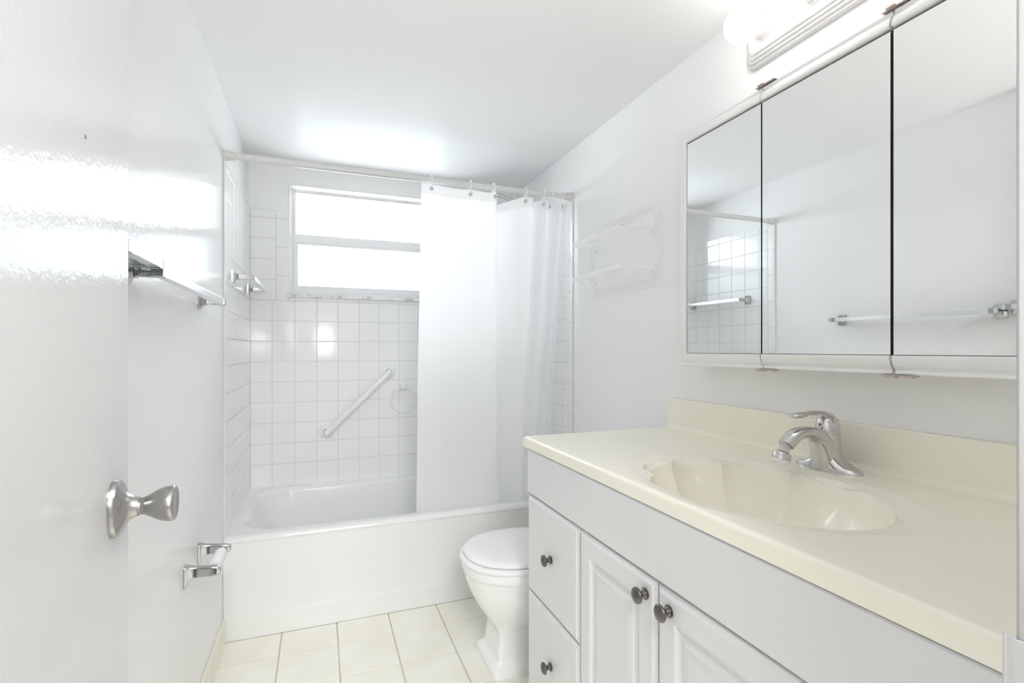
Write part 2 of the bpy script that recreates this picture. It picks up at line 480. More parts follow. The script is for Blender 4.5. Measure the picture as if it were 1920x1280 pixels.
bm = bmesh.new(); ringbars(bm, WX0 + 0.0225, WX1 - 0.0225, WZ0 + 0.0245, 1.7345, 0.023, 0.023, 0.034, 0.012, FY - 0.006, FY + 0.03)
sa = obj('sash', bm, M['frame'], wn1)
bm = bmesh.new(); box(bm, WX0 + 0.043, WX1 - 0.043, FY + 0.012, FY + 0.016, WZ0 + 0.056, 1.7245); obj('pane', bm, M['pane_low'], sa, smooth=False)
bm = bmesh.new(); box(bm, WX0 - 0.006, WX1 + 0.006, YB - 0.028, FY - 0.01, WZ0 - 0.018, WZ0 + 0.0006, 0.003); obj('window_sill', bm, M['sill'], wn1)
bm = bmesh.new()
box(bm, WX0 - 0.001, WX0 + 0.009, YB - 0.009, FY - 0.012, WZ0, WZ1, 0.002); box(bm, WX1 - 0.009, WX1 + 0.001, YB - 0.009, FY - 0.012, WZ0, WZ1, 0.002)
box(bm, WX0 - 0.001, WX1 + 0.001, YB - 0.009, FY - 0.012, WZ1 - 0.006, WZ1 + 0.004, 0.002)
obj('reveal', bm, M['trim'], wn1)

# ------------------------------------------------------------------ open door with its knob
d1 = tag(empty('door_1', (-0.2370, YF + 0.008, 0), math.radians(3.0)), kind='structure')     # swung just past square, hinge at the origin
DL = 0.727
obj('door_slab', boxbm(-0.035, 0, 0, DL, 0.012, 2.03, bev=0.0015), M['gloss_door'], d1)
bm = bmesh.new(); lathe(bm, [(0.0030, 0), (0.0028, 0.0006), (0, 0.0008)], (0, 0.548, 1.395), (1, 0, 0), 12)
obj('nail_hole', bm, M['seam'], d1)
DXF, KY, KZ = 0.0, 0.655, 0.913
kn = empty('door_knob', (DXF, KY, KZ)); kn.parent = d1
bm = bmesh.new()
loops = []
def obl(hw, hh, x):
    n = 44; out = []
    for k in range(n):
        t = 2 * PI * k / n; c, s = math.cos(t), math.sin(t)
        out.append(Vector((x, hw * math.copysign(abs(c) ** 0.75, c), hh * math.copysign(abs(s) ** 0.85, s))))
    return out
for hw, hh, x in ((0.0285, 0.040, 0.0), (0.0285, 0.040, 0.004), (0.0275, 0.039, 0.0075), (0.024, 0.034, 0.0105), (0.019, 0.025, 0.014), (0.0155, 0.018, 0.019), (0.0138, 0.0145, 0.025), (0.0132, 0.0135, 0.030)):
    loops.append(obl(hw, hh, x))
loft(bm, loops, True, True, True)
obj('rose', bm, M['nickel'], kn)
bm = bmesh.new()
lathe(bm, [(0.0122, 0.030), (0.0122, 0.0315), (0.0118, 0.034), (0.0135, 0.039), (0.0175, 0.046), (0.0215, 0.053), (0.0243, 0.060), (0.0255, 0.066), (0.0256, 0.0705), (0.0247, 0.0735), (0.0225, 0.0745), (0.0195, 0.0738), (0.017, 0.0728), (0.0, 0.0722)], (0, 0, 0), (1, 0, 0), 40)
obj('knob', bm, M['nickel'], kn, angle=50)
bm = bmesh.new(); lathe(bm, [(0.0125, 0.0297), (0.0125, 0.0303)], (0, 0, 0), (1, 0, 0), 24); obj('collar_gap', bm, M['seam'], kn)
bm = bmesh.new(); lathe(bm, [(0.0022, 0.0), (0.0022, 0.0015), (0.0, 0.0016)], (0.0128, 0.006, -0.022), (1, 0, -0.5), 10); obj('screw', bm, M['seam'], kn)

# ------------------------------------------------------------------ bathtub
tub = tag(empty('bathtub', (0, 0, 0)), 'white enamel bathtub with a plain apron, set below the window between tiled walls', 'bathtub')
X0, X1, Y0, Y1 = XL + 0.0008, XR - 0.0008, YT, TB - 0.002
def tl(a, b, c, d, r, z, n=10): return [Vector((p, q, z)) for p, q in rrect(a, b, c, d, r, n)]
bm = bmesh.new()
L = []
L.append(tl(X0, X1, Y0 + 0.004, Y1, 0.004, RIM - 0.034))
R0 = 0.022
for k in range(0, 7):
    t = k / 6 * PI / 2
    L.append(tl(X0, X1, Y0 + R0 * (1 - math.cos(t)), Y1, 0.004 + 0.012 * k / 6, RIM - R0 * (1 - math.sin(t))))
L.append(tl(X0 + 0.008, X1 - 0.012, Y0 + 0.032, Y1 - 0.014, 0.03, RIM))
ix0, ix1, iy0, iy1 = X0 + 0.062, X1 - 0.09, Y0 + 0.078, Y1 - 0.072
for k in range(0, 7):
    t = k / 6 * PI / 3; q = 0.032; sn = math.sin(t) / math.sin(PI / 3)
    L.append(tl(ix0 - q + q * sn, ix1 + q - q * sn, iy0 - q * 0.9 + q * 0.9 * sn, iy1 + q * 0.9 - q * 0.9 * sn, 0.17 - 0.02 * k / 6, RIM - q * (1 - math.cos(t))))
for f, z in ((0.06, 0.368), (0.18, 0.32), (0.34, 0.25), (0.5, 0.18), (0.66, 0.12), (0.82, 0.085), (1.0, 0.066)):
    L.append(tl(ix0 + 0.17 * f, ix1 - 0.07 * f, iy0 + 0.075 * f, iy1 - 0.075 * f, 0.15 - 0.02 * f, z))
L.append(tl(ix0 + 0.26, ix1 - 0.14, iy0 + 0.13, iy1 - 0.13, 0.12, 0.058))
loft(bm, L, True, False, True)
obj('basin', bm, M['enamel'], tub, angle=60)
bm = bmesh.new()
NX, NZ = 150, 110
xs = [X0 + (X1 - X0) * i / NX for i in range(NX + 1)]
zs = [0.0 + (RIM - 0.026) * j / NZ for j in range(NZ + 1)]
def apr(x, z):
    m = sstep(X0 + 0.035, X0 + 0.07, x) * sstep(X1 - 0.035, X1 - 0.07, x)
    d = 0.005 * sstep(RIM - 0.05, 0.12, z) * m * sstep(0.082, 0.102, z)
    return Y0 + 0.0002 + d + 0.010 * (1 - z / RIM)
g = [[bm.verts.new((x, apr(x, z), z)) for x in xs] for z in zs]
for j in range(NZ):
    for i in range(NX): bm.faces.new((g[j][i], g[j][i + 1], g[j + 1][i + 1], g[j + 1][i]))
obj('apron', bm, M['enamel'], tub, angle=60)
bm = bmesh.new(); lathe(bm, [(0.030, 0), (0.030, 0.002), (0.022, 0.004), (0.0, 0.003)], (ix1 - 0.21, (iy0 + iy1) / 2, 0.059), (0, 0, 1), 24); obj('drain', bm, M['chrome'], tub)
bm = bmesh.new(); lathe(bm, [(0.036, 0), (0.036, 0.004), (0.026, 0.009), (0.0, 0.010)], (ix1 - 0.018, (iy0 + iy1) / 2, 0.285), (-1, 0, 0.2), 24); obj('overflow_plate', bm, M['chrome'], tub)

# ------------------------------------------------------------------ shower curtain rod
RY, RZ = 2.226, 1.892
rod = tag(empty('shower_curtain_rod', (0, 0, 0)), 'white tension rod spanning the tub alcove under the ceiling', 'curtain rod')
bm = bmesh.new(); tube(bm, [(XL + 0.03, RY, RZ), (0.360, RY, RZ)], 0.0140, 24); obj('outer_tube', bm, M['rod'], rod)
bm = bmesh.new(); tube(bm, [(0.355, RY, RZ), (XR - 0.03, RY, RZ)], 0.0125, 24); obj('inner_tube', bm, M['rod'], rod)
for x, sg in ((XL + 0.0005, 1), (XR - 0.0005, -1)):
    bm = bmesh.new(); lathe(bm, [(0.0215, 0), (0.0215, 0.006), (0.0195, 0.016), (0.0175, 0.027), (0.0168, 0.036), (0.0185, 0.038), (0.0185, 0.043), (0.0145, 0.046)], (x, RY, RZ), (sg, 0, 0), 28)
    obj('end_cap', bm, M['rubber'], rod)

# ------------------------------------------------------------------ shower curtain: one continuous sheet
top_xy = [(0.418, 2.213), (0.50, 2.206), (0.60, 2.212), (0.70, 2.204), (0.750, 2.196), (0.766, 2.204), (0.752, 2.226), (0.752, 2.242), (0.80, 2.247), (0.86, 2.238), (0.915, 2.214), (0.945, 2.206), (0.955, 2.222), (0.962, 2.246), (0.985, 2.242), (1.010, 2.214), (1.030, 2.204), (1.040, 2.224), (1.050, 2.246), (1.075, 2.236), (1.095, 2.208), (1.112, 2.220), (1.124, 2.240), (1.140, 2.222)]
bot_xy = [(0.408, 2.303), (0.50, 2.300), (0.60, 2.305), (0.70, 2.300), (0.772, 2.292), (0.805, 2.297), (0.800, 2.322), (0.806, 2.338), (0.84, 2.336), (0.875, 2.318), (0.905, 2.302), (0.925, 2.300), (0.935, 2.318), (0.942, 2.338), (0.955, 2.334), (0.972, 2.308), (0.985, 2.302), (0.992, 2.318), (1.000, 2.338), (1.012, 2.330), (1.022, 2.305), (1.030, 2.312), (1.036, 2.330), (1.046, 2.315)]
tp = smooth_path([(a, b, 0) for a, b in top_xy], 10); bt = smooth_path([(a, b, 0) for a, b in bot_xy], 10)
NS = len(tp)
hooks_i = [i * 10 for i in (0,)]
# grommets sit at these places along the top edge (index in path, drop below the rod line)
GR = [(6, 0.0), (24, 0.004), (42, 0.006), (62, 0.064), (100, 0.006), (150, 0.010), (182, 0.010), (212, 0.012)]
TOPZ = 1.868
def top_drop(i):
    for (a, da), (b, db) in zip(GR[:-1], GR[1:]):
        if a <= i <= b:
            t = (i - a) / (b - a)
            sag = 0.006 * 4 * t * (1 - t)
            e = t * t * (3 - 2 * t)
            return da + (db - da) * e + sag
    return GR[0][1] if i < GR[0][0] else GR[-1][1]
NZc = 150
CREASE = [(1.62, 0.0016), (1.385, 0.0020), (1.14, 0.0016), (0.90, 0.0018), (0.67, 0.0014)]
def curtain_pt(i, z):
    ztop = TOPZ - top_drop(i); zb = 0.20
    f = (ztop - z) / (ztop - zb)
    f = max(0.0, min(1.0, f))
    w = f ** 0.9
    p = tp[i].lerp(bt[i], w)
    wob = 0.004 * math.sin(3.1 * f * PI + i * 0.05) * math.sin(f * PI)
    for zc, am in CREASE:
        q = abs(z - zc) / 0.014
        if q < 1: wob -= am * (1 - q)
    return Vector((p.x + wob * 0.6, p.y + wob, z))
bm = bmesh.new(); G = []
for j in range(NZc + 1):
    row = []
    for i in range(NS):
        zt = TOPZ - top_drop(i); z = zt + (0.20 - zt) * j / NZc
        row.append(bm.verts.new(curtain_pt(i, z)))
    G.append(row)
for j in range(NZc):
    for i in range(NS - 1): bm.faces.new((G[j][i], G[j][i + 1], G[j + 1][i + 1], G[j + 1][i]))
cur = tag(obj('shower_curtain', bm, M['curtain'], None, angle=80), 'white vinyl shower curtain drawn half across the tub, falling inside it', 'shower curtain')
bm = bmesh.new()
for off in (-1,):
    G = []
    for j in range(5):
        row = []
        for i in range(NS):
            zt = TOPZ - top_drop(i) + 0.0008; z = zt - 0.043 * j / 4
            p = curtain_pt(i, z - 0.0005)
            a = tp[max(i - 1, 0)]; b = tp[min(i + 1, NS - 1)]
            n = Vector((b.y - a.y, -(b.x - a.x), 0)).normalized()
            row.append(bm.verts.new(p + n * 0.0009 + Vector((0, 0, 0.0005))))
        G.append(row)
    for j in range(4):
        for i in range(NS - 1): bm.faces.new((G[j][i], G[j][i + 1], G[j + 1][i + 1], G[j + 1][i]))
obj('hem', bm, M['curtain_hem'], cur, angle=80)
hook0 = None
HL = ['clear plastic curtain ring at the free edge of the shower curtain', 'clear plastic curtain ring second along from the curtain free edge', 'clear plastic curtain ring just before the sagging fold of the curtain',
      'clear plastic curtain ring holding the sagging fold of the curtain', 'clear plastic curtain ring just past the gap showing the shower arm', 'clear plastic curtain ring amid the bunched curtain pleats', 'clear plastic curtain ring second from the wall end of the rod', 'clear plastic curtain ring beside the rod end cap']
for n_, (i, d) in enumerate(GR):
    zt = TOPZ - top_drop(i)
    p = curtain_pt(i, zt - 0.020)
    a = tp[max(i - 1, 0)]; b = tp[min(i + 1, NS - 1)]
    nr = Vector((b.y - a.y, -(b.x - a.x), 0)).normalized()
    bm = bmesh.new()
    u, v, w = frame_of(nr)
    ring = [p + nr * 0.0014 + u * (0.0062 * math.cos(2 * PI * k / 20)) + v * (0.0062 * math.sin(2 * PI * k / 20)) for k in range(20)]
    tube(bm, ring, 0.0021, 8, up=tuple(nr), closed=True)
    obj('grommet', bm, M['chrome_dark'], cur)
    # hook: a loop round the rod that dips through the grommet
    rx = p.x + 0.004
    loopp = []
    for k in range(28):
        t = 2 * PI * k / 28
        yy = RY + 0.0185 * math.sin(t); zz_ = RZ + 0.0185 * math.cos(t)
        if math.cos(t) < 0:
            q = -math.cos(t)
            zz_ = RZ + (p.z - RZ) * q * 1.0
            yy = RY + 0.0185 * math.sin(t) * (1 - 0.35 * q) + (p.y - RY) * q * q
        loopp.append(Vector((rx + (p.x - rx) * max(0, -math.cos(t)), yy, zz_)))
    bm = bmesh.new(); tube(bm, loopp, (0.0018, 0.0032), 8, up=(1, 0, 0), closed=True)
    h = obj('curtain_ring', bm, M['clear_hook'])
    tag(h, HL[n_], 'curtain ring', 'clear rings carrying the shower curtain')

# ------------------------------------------------------------------ shower head behind the curtain
sh = tag(empty('shower_fixture', (XR - 0.008, 2.60, 1.83)), 'chrome shower arm and head peeking over the curtain gap', 'shower head')
bm = bmesh.new(); lathe(bm, [(0.031, 0), (0.031, 0.003), (0.020, 0.010), (0.012, 0.013)], (0, 0, 0), (-1, 0, 0), 28); obj('wall_flange', bm, M['chrome'], sh)
bm = bmesh.new(); tube(bm, smooth_path([(0, 0, 0), (-0.05, 0, 0.012), (-0.11, 0, 0.075), (-0.17, 0, 0.128), (-0.235, 0, 0.150), (-0.29, 0, 0.143), (-0.33, 0, 0.115)], 8), 0.0115, 18, up=(0, 1, 0)); obj('arm', bm, M['chrome'], sh)
bm = bmesh.new(); lathe(bm, [(0.013, 0), (0.016, 0.006), (0.016, 0.022), (0.024, 0.035), (0.038, 0.060), (0.040, 0.070), (0.036, 0.073), (0.0, 0.072)], (-0.325, 0, 0.120), (-0.5, 0, -0.85), 28); obj('head', bm, M['chrome'], sh)

# ------------------------------------------------------------------ grab bar and towel ring on the back wall
YW = TB - 0.002
gb = tag(empty('grab_bar', (0.035, YW, 0.681)), 'white grab bar set diagonally on the white tile wall', 'grab bar')
A = Vector((0, 0, 0)); B = Vector((0.336, 0, 0.326)); dr = (B - A).normalized()
pts = [A + Vector((0, -0.004, 0)), A + Vector((0, -0.022, 0))]
pts = [A + Vector((0, -0.003, 0)), A + Vector((0, -0.030, 0)), A + dr * 0.012 + Vector((0, -0.044, 0)), A + dr * 0.035 + Vector((0, -0.050, 0)), B - dr * 0.035 + Vector((0, -0.050, 0)), B - dr * 0.012 + Vector((0, -0.044, 0)), B + Vector((0, -0.030, 0)), B + Vector((0, -0.003, 0))]
bm = bmesh.new(); tube(bm, smooth_path(pts, 8), 0.0165, 24, up=(dr.z, 0, -dr.x)); obj('bar', bm, M['plastic'], gb)
for p in (A, B):
    bm = bmesh.new(); lathe(bm, [(0.0375, 0), (0.0375, 0.004), (0.034, 0.009), (0.024, 0.011), (0.0168, 0.011)], tuple(p), (0, -1, 0), 32); obj('flange', bm, M['plastic'], gb)
    bm = bmesh.new(); rg = [p + Vector((0.0178 * math.cos(2 * PI * k / 24), -0.0115, 0.0178 * math.sin(2 * PI * k / 24))) for k in range(24)]
    tube(bm, rg, 0.0009, 6, up=(0, 1, 0), closed=True); obj('seam', bm, M['seam'], gb)
tr = tag(empty('towel_ring', (0.453, YW, 0.920)), 'white plastic towel ring on the tile wall beside the curtain edge', 'towel ring')
bm = bmesh.new()
loft(bm, [[Vector((a, -y, b)) for a, b in rrect(-w, w, -w, w, 0.003, 3)] for w, y in ((0.026, 0.0), (0.026, 0.004), (0.016, 0.012), (0.010, 0.028), (0.011, 0.036), (0.008, 0.040))], True, True, True)
obj('bracket', bm, M['plastic'], tr)
bm = bmesh.new(); rg = [Vector((0.073 * math.sin(2 * PI * k / 48), -0.030, -0.073 + 0.073 * math.cos(2 * PI * k / 48))) for k in range(48)]
tube(bm, rg, 0.0048, 12, up=(0, 1, 0), closed=True); obj('ring', bm, M['plastic'], tr)

# ------------------------------------------------------------------ towel bars on the long wall
def bar_post(bm, y, z, reach, xw):
    """square flared wall post, out along +X"""
    S = [(0.0, 0.021, 0.026), (0.004, 0.021, 0.026), (0.007, 0.018, 0.022), (0.013, 0.012, 0.014), (0.018, 0.0095, 0.0115), (0.0205, 0.0115, 0.013), (0.0225, 0.0092, 0.0105), (reach - 0.004, 0.0085, 0.0102), (reach + 0.0105, 0.0085, 0.0102)]
    loft(bm, [[Vector((xw + x, y + a, z + b)) for a, b in rrect(-hy, hy, -hz, hz, 0.002, 2)] for x, hy, hz in S], True, True, True)
def towel_bar(label, y0, y1, z, reach, post0=True, post1=True, ext=0.02, xw=XL):
    t = tag(empty('towel_bar', (xw, (y0 + y1) / 2, z)), label, 'towel bar', 'chrome square towel bars')
    m = (y0 + y1) / 2
    for y, on in ((y0, post0), (y1, post1)):
        if on:
            bm = bmesh.new(); bar_post(bm, y - m, 0, reach, 0.0); obj('post', bm, M['chrome_dark'], t, angle=30)
    bm = bmesh.new(); box(bm, reach - 0.0095, reach + 0.0095, y0 - m - ext + 0.003, y1 - m + ext - 0.003, -0.0095, 0.0095, 0.0012, 2); obj('bar', bm, M['alu'], t)
    for y, s in ((y0 - m - ext, 1), (y1 - m + ext, -1)):
        bm = bmesh.new(); box(bm, reach - 0.0102, reach + 0.0102, min(y, y + s * 0.005), max(y, y + s * 0.005), -0.0102, 0.0102, 0.0008, 1); obj('end_cap', bm, M['chrome_dark'], t)
    return t
towel_bar('chrome square towel bar mounted on the tile above the tub', 2.407, 2.890, 1.445, 0.072, ext=0.006, xw=XL + 0.008)
towel_bar('long chrome square towel bar on the painted wall past the open door', 1.162, 1.805, 1.287, 0.060, ext=0.024)
towel_bar('chrome square towel bar end emerging from behind the open door', 0.960, 1.108, 1.299, 0.064, ext=0.022)

# ------------------------------------------------------------------ toilet paper holder
th = tag(empty('toilet_paper_holder', (XL, 1.712, 0.515)), 'chrome toilet paper holder with empty white roller, low on the wall', 'toilet paper holder')
for s in (-1, 1):
    bm = bmesh.new()
    y = s * 0.0855
    loft(bm, [[Vector((x, y + a, zc + b)) for a, b in rrect(-hy, hy, -hz, hz, rr, 4)] for x, hy, hz, zc, rr in
              ((0.0, 0.0145, 0.030, -0.008, 0.004), (0.004, 0.0145, 0.030, -0.008, 0.004), (0.008, 0.0125, 0.024, -0.002, 0.005), (0.016, 0.0095, 0.017, 0.003, 0.005), (0.035, 0.0085, 0.0150, 0.002, 0.005), (0.060, 0.0085, 0.0145, 0.0, 0.006), (0.078, 0.0085, 0.0140, -0.001, 0.007), (0.086, 0.0075, 0.0115, -0.001, 0.007), (0.089, 0.0055, 0.008, -0.001, 0.005))], True, True, True)
    obj('bracket', bm, M['chrome_dark'], th, angle=40)
bm = bmesh.new()
lathe(bm, [(0.007, -0.079), (0.007, -0.066), (0.0172, -0.066), (0.0178, -0.062), (0.0178, 0.036), (0.0172, 0.040), (0.011, 0.040), (0.011, 0.066), (0.007, 0.068), (0.007, 0.079)], (0.068, 0, -0.001), (0, 1, 0), 28)
obj('roller', bm, M['paper'], th)

# ------------------------------------------------------------------ clear acrylic shelf on the right wall
ac = tag(empty('wall_shelf', (XR, 1.78, 1.37)), 'clear acrylic two-tier wall shelf between the shower and the mirror cabinet', 'shelf')
def yz_loop(x, ins, r):
    return [Vector((x, a, b)) for a, b in rrect(-0.262 + ins, 0.262 - ins, 0.002 + ins, 0.310 - ins, r, 8)]
bm = bmesh.new()
W_ = 0.030
L4 = [yz_loop(-0.0015, 0.0, 0.075), yz_loop(-0.011, 0.0, 0.075), yz_loop(-0.013, 0.003, 0.072), yz_loop(-0.013, W_ - 0.003, 0.048), yz_loop(-0.011, W_, 0.045), yz_loop(-0.0015, W_, 0.045)]
vs = loft(bm, L4, True)
for i in range(len(vs[0])):
    j = (i + 1) % len(vs[0]); bm.faces.new((vs[-1][i], vs[-1][j], vs[0][j], vs[0][i]))
obj('back_frame', bm, M['acrylic'], ac, angle=25)
bm = bmesh.new()
for ins, r in ((0.0012, 0.074), (W_ - 0.0012, 0.046)):
    tube(bm, yz_loop(-0.0125, ins, r), 0.0016, 6, up=(1, 0, 0), closed=True)
obj('frame_edge', bm, M['acrylic_edge_glow'], ac)  # white line tubes drawn for the light caught along the frame edges
for z in (0.222, 0.073):
    bm = bmesh.new()
    o2 = [(-0.016, -0.238), (-0.016, 0.238), (-0.085, 0.232), (-0.130, 0.185), (-0.130, -0.175), (-0.085, -0.225)]
    loft(bm, [[Vector((x, y, z - 0.002)) for x, y in o2], [Vector((x, y, z + 0.0025)) for x, y in o2]], True, True, True)
    s_ = obj('shelf', bm, M['acrylic'], ac, smooth=False)
    bm = bmesh.new(); box(bm, -0.136, -0.124, -0.175, 0.185, z - 0.008, z + 0.009, 0.003); obj('front_lip', bm, M['acrylic_edge_glow'], s_)
    bm = bmesh.new(); tube(bm, [(-0.130, -0.175, z), (-0.085, -0.226, z), (-0.016, -0.239, z)], 0.0016, 6); tube(bm, [(-0.016, -0.236, z), (-0.016, 0.236, z)], 0.0015, 6); obj('rim', bm, M['acrylic_edge_glow'], s_)
    for y in (-0.222, 0.180):
        bm = bmesh.new(); lathe(bm, [(0.008, 0), (0.008, 0.004), (0.005, 0.006), (0, 0.0065)], (-0.013, y, z - 0.016), (-1, 0, 0), 16)
        c_ = obj('clip', bm, M['acrylic_edge_glow'], ac)
        bm = bmesh.new(); lathe(bm, [(0.0028, 0), (0.0028, 0.001), (0, 0.0012)], (-0.0195, y, z - 0.016), (-1, 0, 0), 12); obj('screw', bm, M['chrome_dark'], c_)

# ------------------------------------------------------------------ toilet
to = tag(empty('toilet', (XR, 1.745, 0)), 'white porcelain toilet with closed lid between the vanity and the tub', 'toilet')
def egg(xf, xb, hw, e, z, n=96, eb=None):
    """outline: front tip at distance XR-xf, back at XR-xb; local x = world x - XR"""
    xm = xf + (xb - xf) * 0.46; out = []
    for k in range(n):
        t = 2 * PI * k / n; c, s = math.cos(t), math.sin(t)
        ee = e if c < 0 or eb is None else eb
        ax = (xm - xf) if c < 0 else (xb - xm)
        out.append(Vector((xm + ax * math.copysign(abs(c) ** (2 / ee), c) - XR, hw * math.copysign(abs(s) ** (2 / ee), s), z)))
    return out
S = [(0.0, .556, .95, .114, 13), (.018, .556, .95, .114, 13), (.027, .559, .95, .110, 13), (.036, .572, .95, .098, 13), (.050, .583, .95, .090, 13), (.10, .590, .95, .085, 13), (.132, .592, .94, .086, 11), (.150, .584, .935, .096, 5.5),
     (.172, .566, .93, .115, 3.3), (.20, .545, .93, .133, 2.8), (.24, .521, .93, .152, 2.5), (.28, .503, .93, .165, 2.4), (.315, .493, .93, .173, 2.3), (.338, .489, .93, .177, 2.25), (.343, .483, .93, .182, 2.25), (.352, .481, .93, .184, 2.25), (.370, .481, .93, .184, 2.25), (.376, .486, .93, .180, 2.25)]
bm = bmesh.new(); loft(bm, [egg(a, b, c, e, z, eb=5) for z, a, b, c, e in S], True, True, True)
obj('bowl', bm, M['porcelain'], to, angle=40)
bm = bmesh.new(); loft(bm, [egg(a, b, c, 2.2, z) for z, a, b, c in ((.3775, .480, .925, .183), (.379, .475, .93, .188), (.386, .473, .93, .190), (.393, .477, .93, .186), (.395, .484, .92, .180))], True, True, True)
obj('seat', bm, M['seat'], to, angle=40)
bm = bmesh.new(); loft(bm, [egg(a, b, c, 2.2, z) for z, a, b, c in ((.3958, .492, .915, .170), (.398, .487, .92, .175), (.405, .486, .92, .176), (.411, .490, .918, .172), (.4145, .500, .91, .163), (.4165, .53, .90, .140), (.418, .60, .86, .08))], True, True, True)
obj('lid', bm, M['seat'], to, angle=40)
bm = bmesh.new(); loft(bm, [[Vector((a - XR, b, z)) for a, b in rrect(x0, 1.155, -hw, hw, .03, 6)] for z, x0, hw in ((.377, .985, .19), (.40, .97, .215), (.46, .96, .228), (.70, .955, .235))], True, True, True)
obj('tank', bm, M['porcelain'], to)
bm = bmesh.new(); loft(bm, [[Vector((a - XR, b, z)) for a, b in rrect(.947 + i, 1.160 - i, -.243 + i, .243 - i, .03, 6)] for z, i in ((.7005, .004), (.704, 0), (.728, 0), (.734, .004), (.737, .012))], True, True, True)
obj('tank_lid', bm, M['porcelain'], to)
bm = bmesh.new(); lathe(bm, [(.012, 0), (.012, .006), (.007, .009), (.007, .016)], (.957 - XR, .17, .65), (-1, 0, 0), 16); tube(bm, [(.944 - XR, .17, .65), (.942 - XR, .11, .643)], (.006, .004), 10); obj('flush_lever', bm, M['chrome'], to)
for s in (-1, 1):
    bm = bmesh.new(); lathe(bm, [(.010, -.02), (.010, .02)], (.932 - XR, s * .07, .402), (0, 1, 0), 14); obj('hinge', bm, M['seat'], to)

# ------------------------------------------------------------------ vanity cabinet
VF, VB, VY0, VY1 = 0.617, XR - 0.003, 0.226, 1.450
va = tag(empty('vanity_cabinet', (0.89, 0.838, 0)), 'white vanity cabinet with raised panel doors under the cream sink top', 'vanity cabinet')
OX, OY = 0.89, 0.838
bm = bmesh.new()
T = 0.016
box(bm, VF - OX, VB - OX, VY1 - T - OY, VY1 - OY, 0.0, 0.8325, 0.001, 1); box(bm, VF - OX, VB - OX, VY0 - OY, VY0 + T - OY, 0.0, 0.8325, 0.001, 1)
box(bm, VB - 0.008 - OX, VB - OX, VY0 + T - OY, VY1 - T - OY, 0.05, 0.8325); box(bm, VF + 0.06 - OX, VB - 0.008 - OX, VY0 + T - OY, VY1 - T - OY, 0.085, 0.10)
ST = 0.03
for y0, y1 in ((VY0 + T, VY0 + 0.035), (0.482, 0.512), (1.090, 1.120), (VY1 - 0.035, VY1 - T)):
    box(bm, VF - OX, VF + 0.018 - OX, y0 - OY, y1 - OY, 0.085, 0.8325)
for z0, z1, a, b in ((0.66, 0.8325, VY0 + T, VY1 - T), (0.085, 0.125, VY0 + T, VY1 - T), (0.380, 0.415, 1.10, VY1 - T), (0.380, 0.415, VY0 + T, 0.50)):
    box(bm, VF + 0.0004 - OX, VF + 0.018 - OX, a - OY, b - OY, z0, z1)
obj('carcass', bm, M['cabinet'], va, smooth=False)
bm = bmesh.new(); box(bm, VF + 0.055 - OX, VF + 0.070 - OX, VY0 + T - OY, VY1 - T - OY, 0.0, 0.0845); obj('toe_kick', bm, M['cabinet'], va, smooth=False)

def panel_front(y0, y1, z0, z1, prof, x_back=VF - 0.0005):
    """rectangular front facing -X; prof: (inset, height off the back)"""
    bm = bmesh.new()
    L = []
    for i, h in prof:
        L.append([Vector((x_back - h - OX, a - OY, b)) for a, b in ((y0 + i, z0 + i), (y1 - i, z0 + i), (y1 - i, z1 - i), (y0 + i, z1 - i))])
    loft(bm, L, True, True, True); return bm
EDGE = [(0, 0), (0, 0.0095), (0.0015, 0.0122), (0.005, 0.0128), (0.0068, 0.0138), (0.009, 0.0162), (0.0115, 0.0172)]
SLAB = EDGE + [(0.014, 0.0174)]
PLAIN = [(0, 0), (0, 0.013), (0.0015, 0.0158), (0.0045, 0.0172), (0.008, 0.0174)]
RAISED = EDGE + [(0.0500, 0.0172), (0.0530, 0.0150), (0.0555, 0.0105), (0.0590, 0.0090), (0.0650, 0.0090), (0.0680, 0.0110), (0.0715, 0.0118), (0.0740, 0.0118), (0.0770, 0.0145), (0.0870, 0.0170), (0.0900, 0.0174)]
KNOB = [(0.0108, 0.0), (0.0112, 0.0012), (0.0112, 0.0026), (0.0094, 0.0034), (0.0090, 0.0048), (0.0072, 0.0058), (0.0058, 0.0080), (0.0056, 0.0115), (0.0072, 0.0140), (0.0112, 0.0160), (0.0146, 0.0178), (0.0160, 0.0200), (0.0158, 0.0222), (0.0135, 0.0248), (0.0095, 0.0268), (0.0045, 0.0280), (0.0, 0.0283)]
def cab_knob(parent, y, z):
    bm = bmesh.new(); lathe(bm, KNOB, (VF - 0.0005 - 0.0173 - OX, y - OY, z), (-1, 0, 0), 28); obj('knob', bm, M['pewter'], parent, angle=50)
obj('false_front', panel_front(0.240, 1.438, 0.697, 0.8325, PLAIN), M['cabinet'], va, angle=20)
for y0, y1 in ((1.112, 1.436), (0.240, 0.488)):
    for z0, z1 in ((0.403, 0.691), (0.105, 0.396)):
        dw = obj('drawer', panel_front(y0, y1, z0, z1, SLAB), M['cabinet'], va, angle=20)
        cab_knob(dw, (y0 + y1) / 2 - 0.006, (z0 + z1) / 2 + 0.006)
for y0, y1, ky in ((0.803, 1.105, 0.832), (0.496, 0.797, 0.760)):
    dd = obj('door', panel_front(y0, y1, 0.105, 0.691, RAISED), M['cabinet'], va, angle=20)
    cab_knob(dd, ky, 0.657)

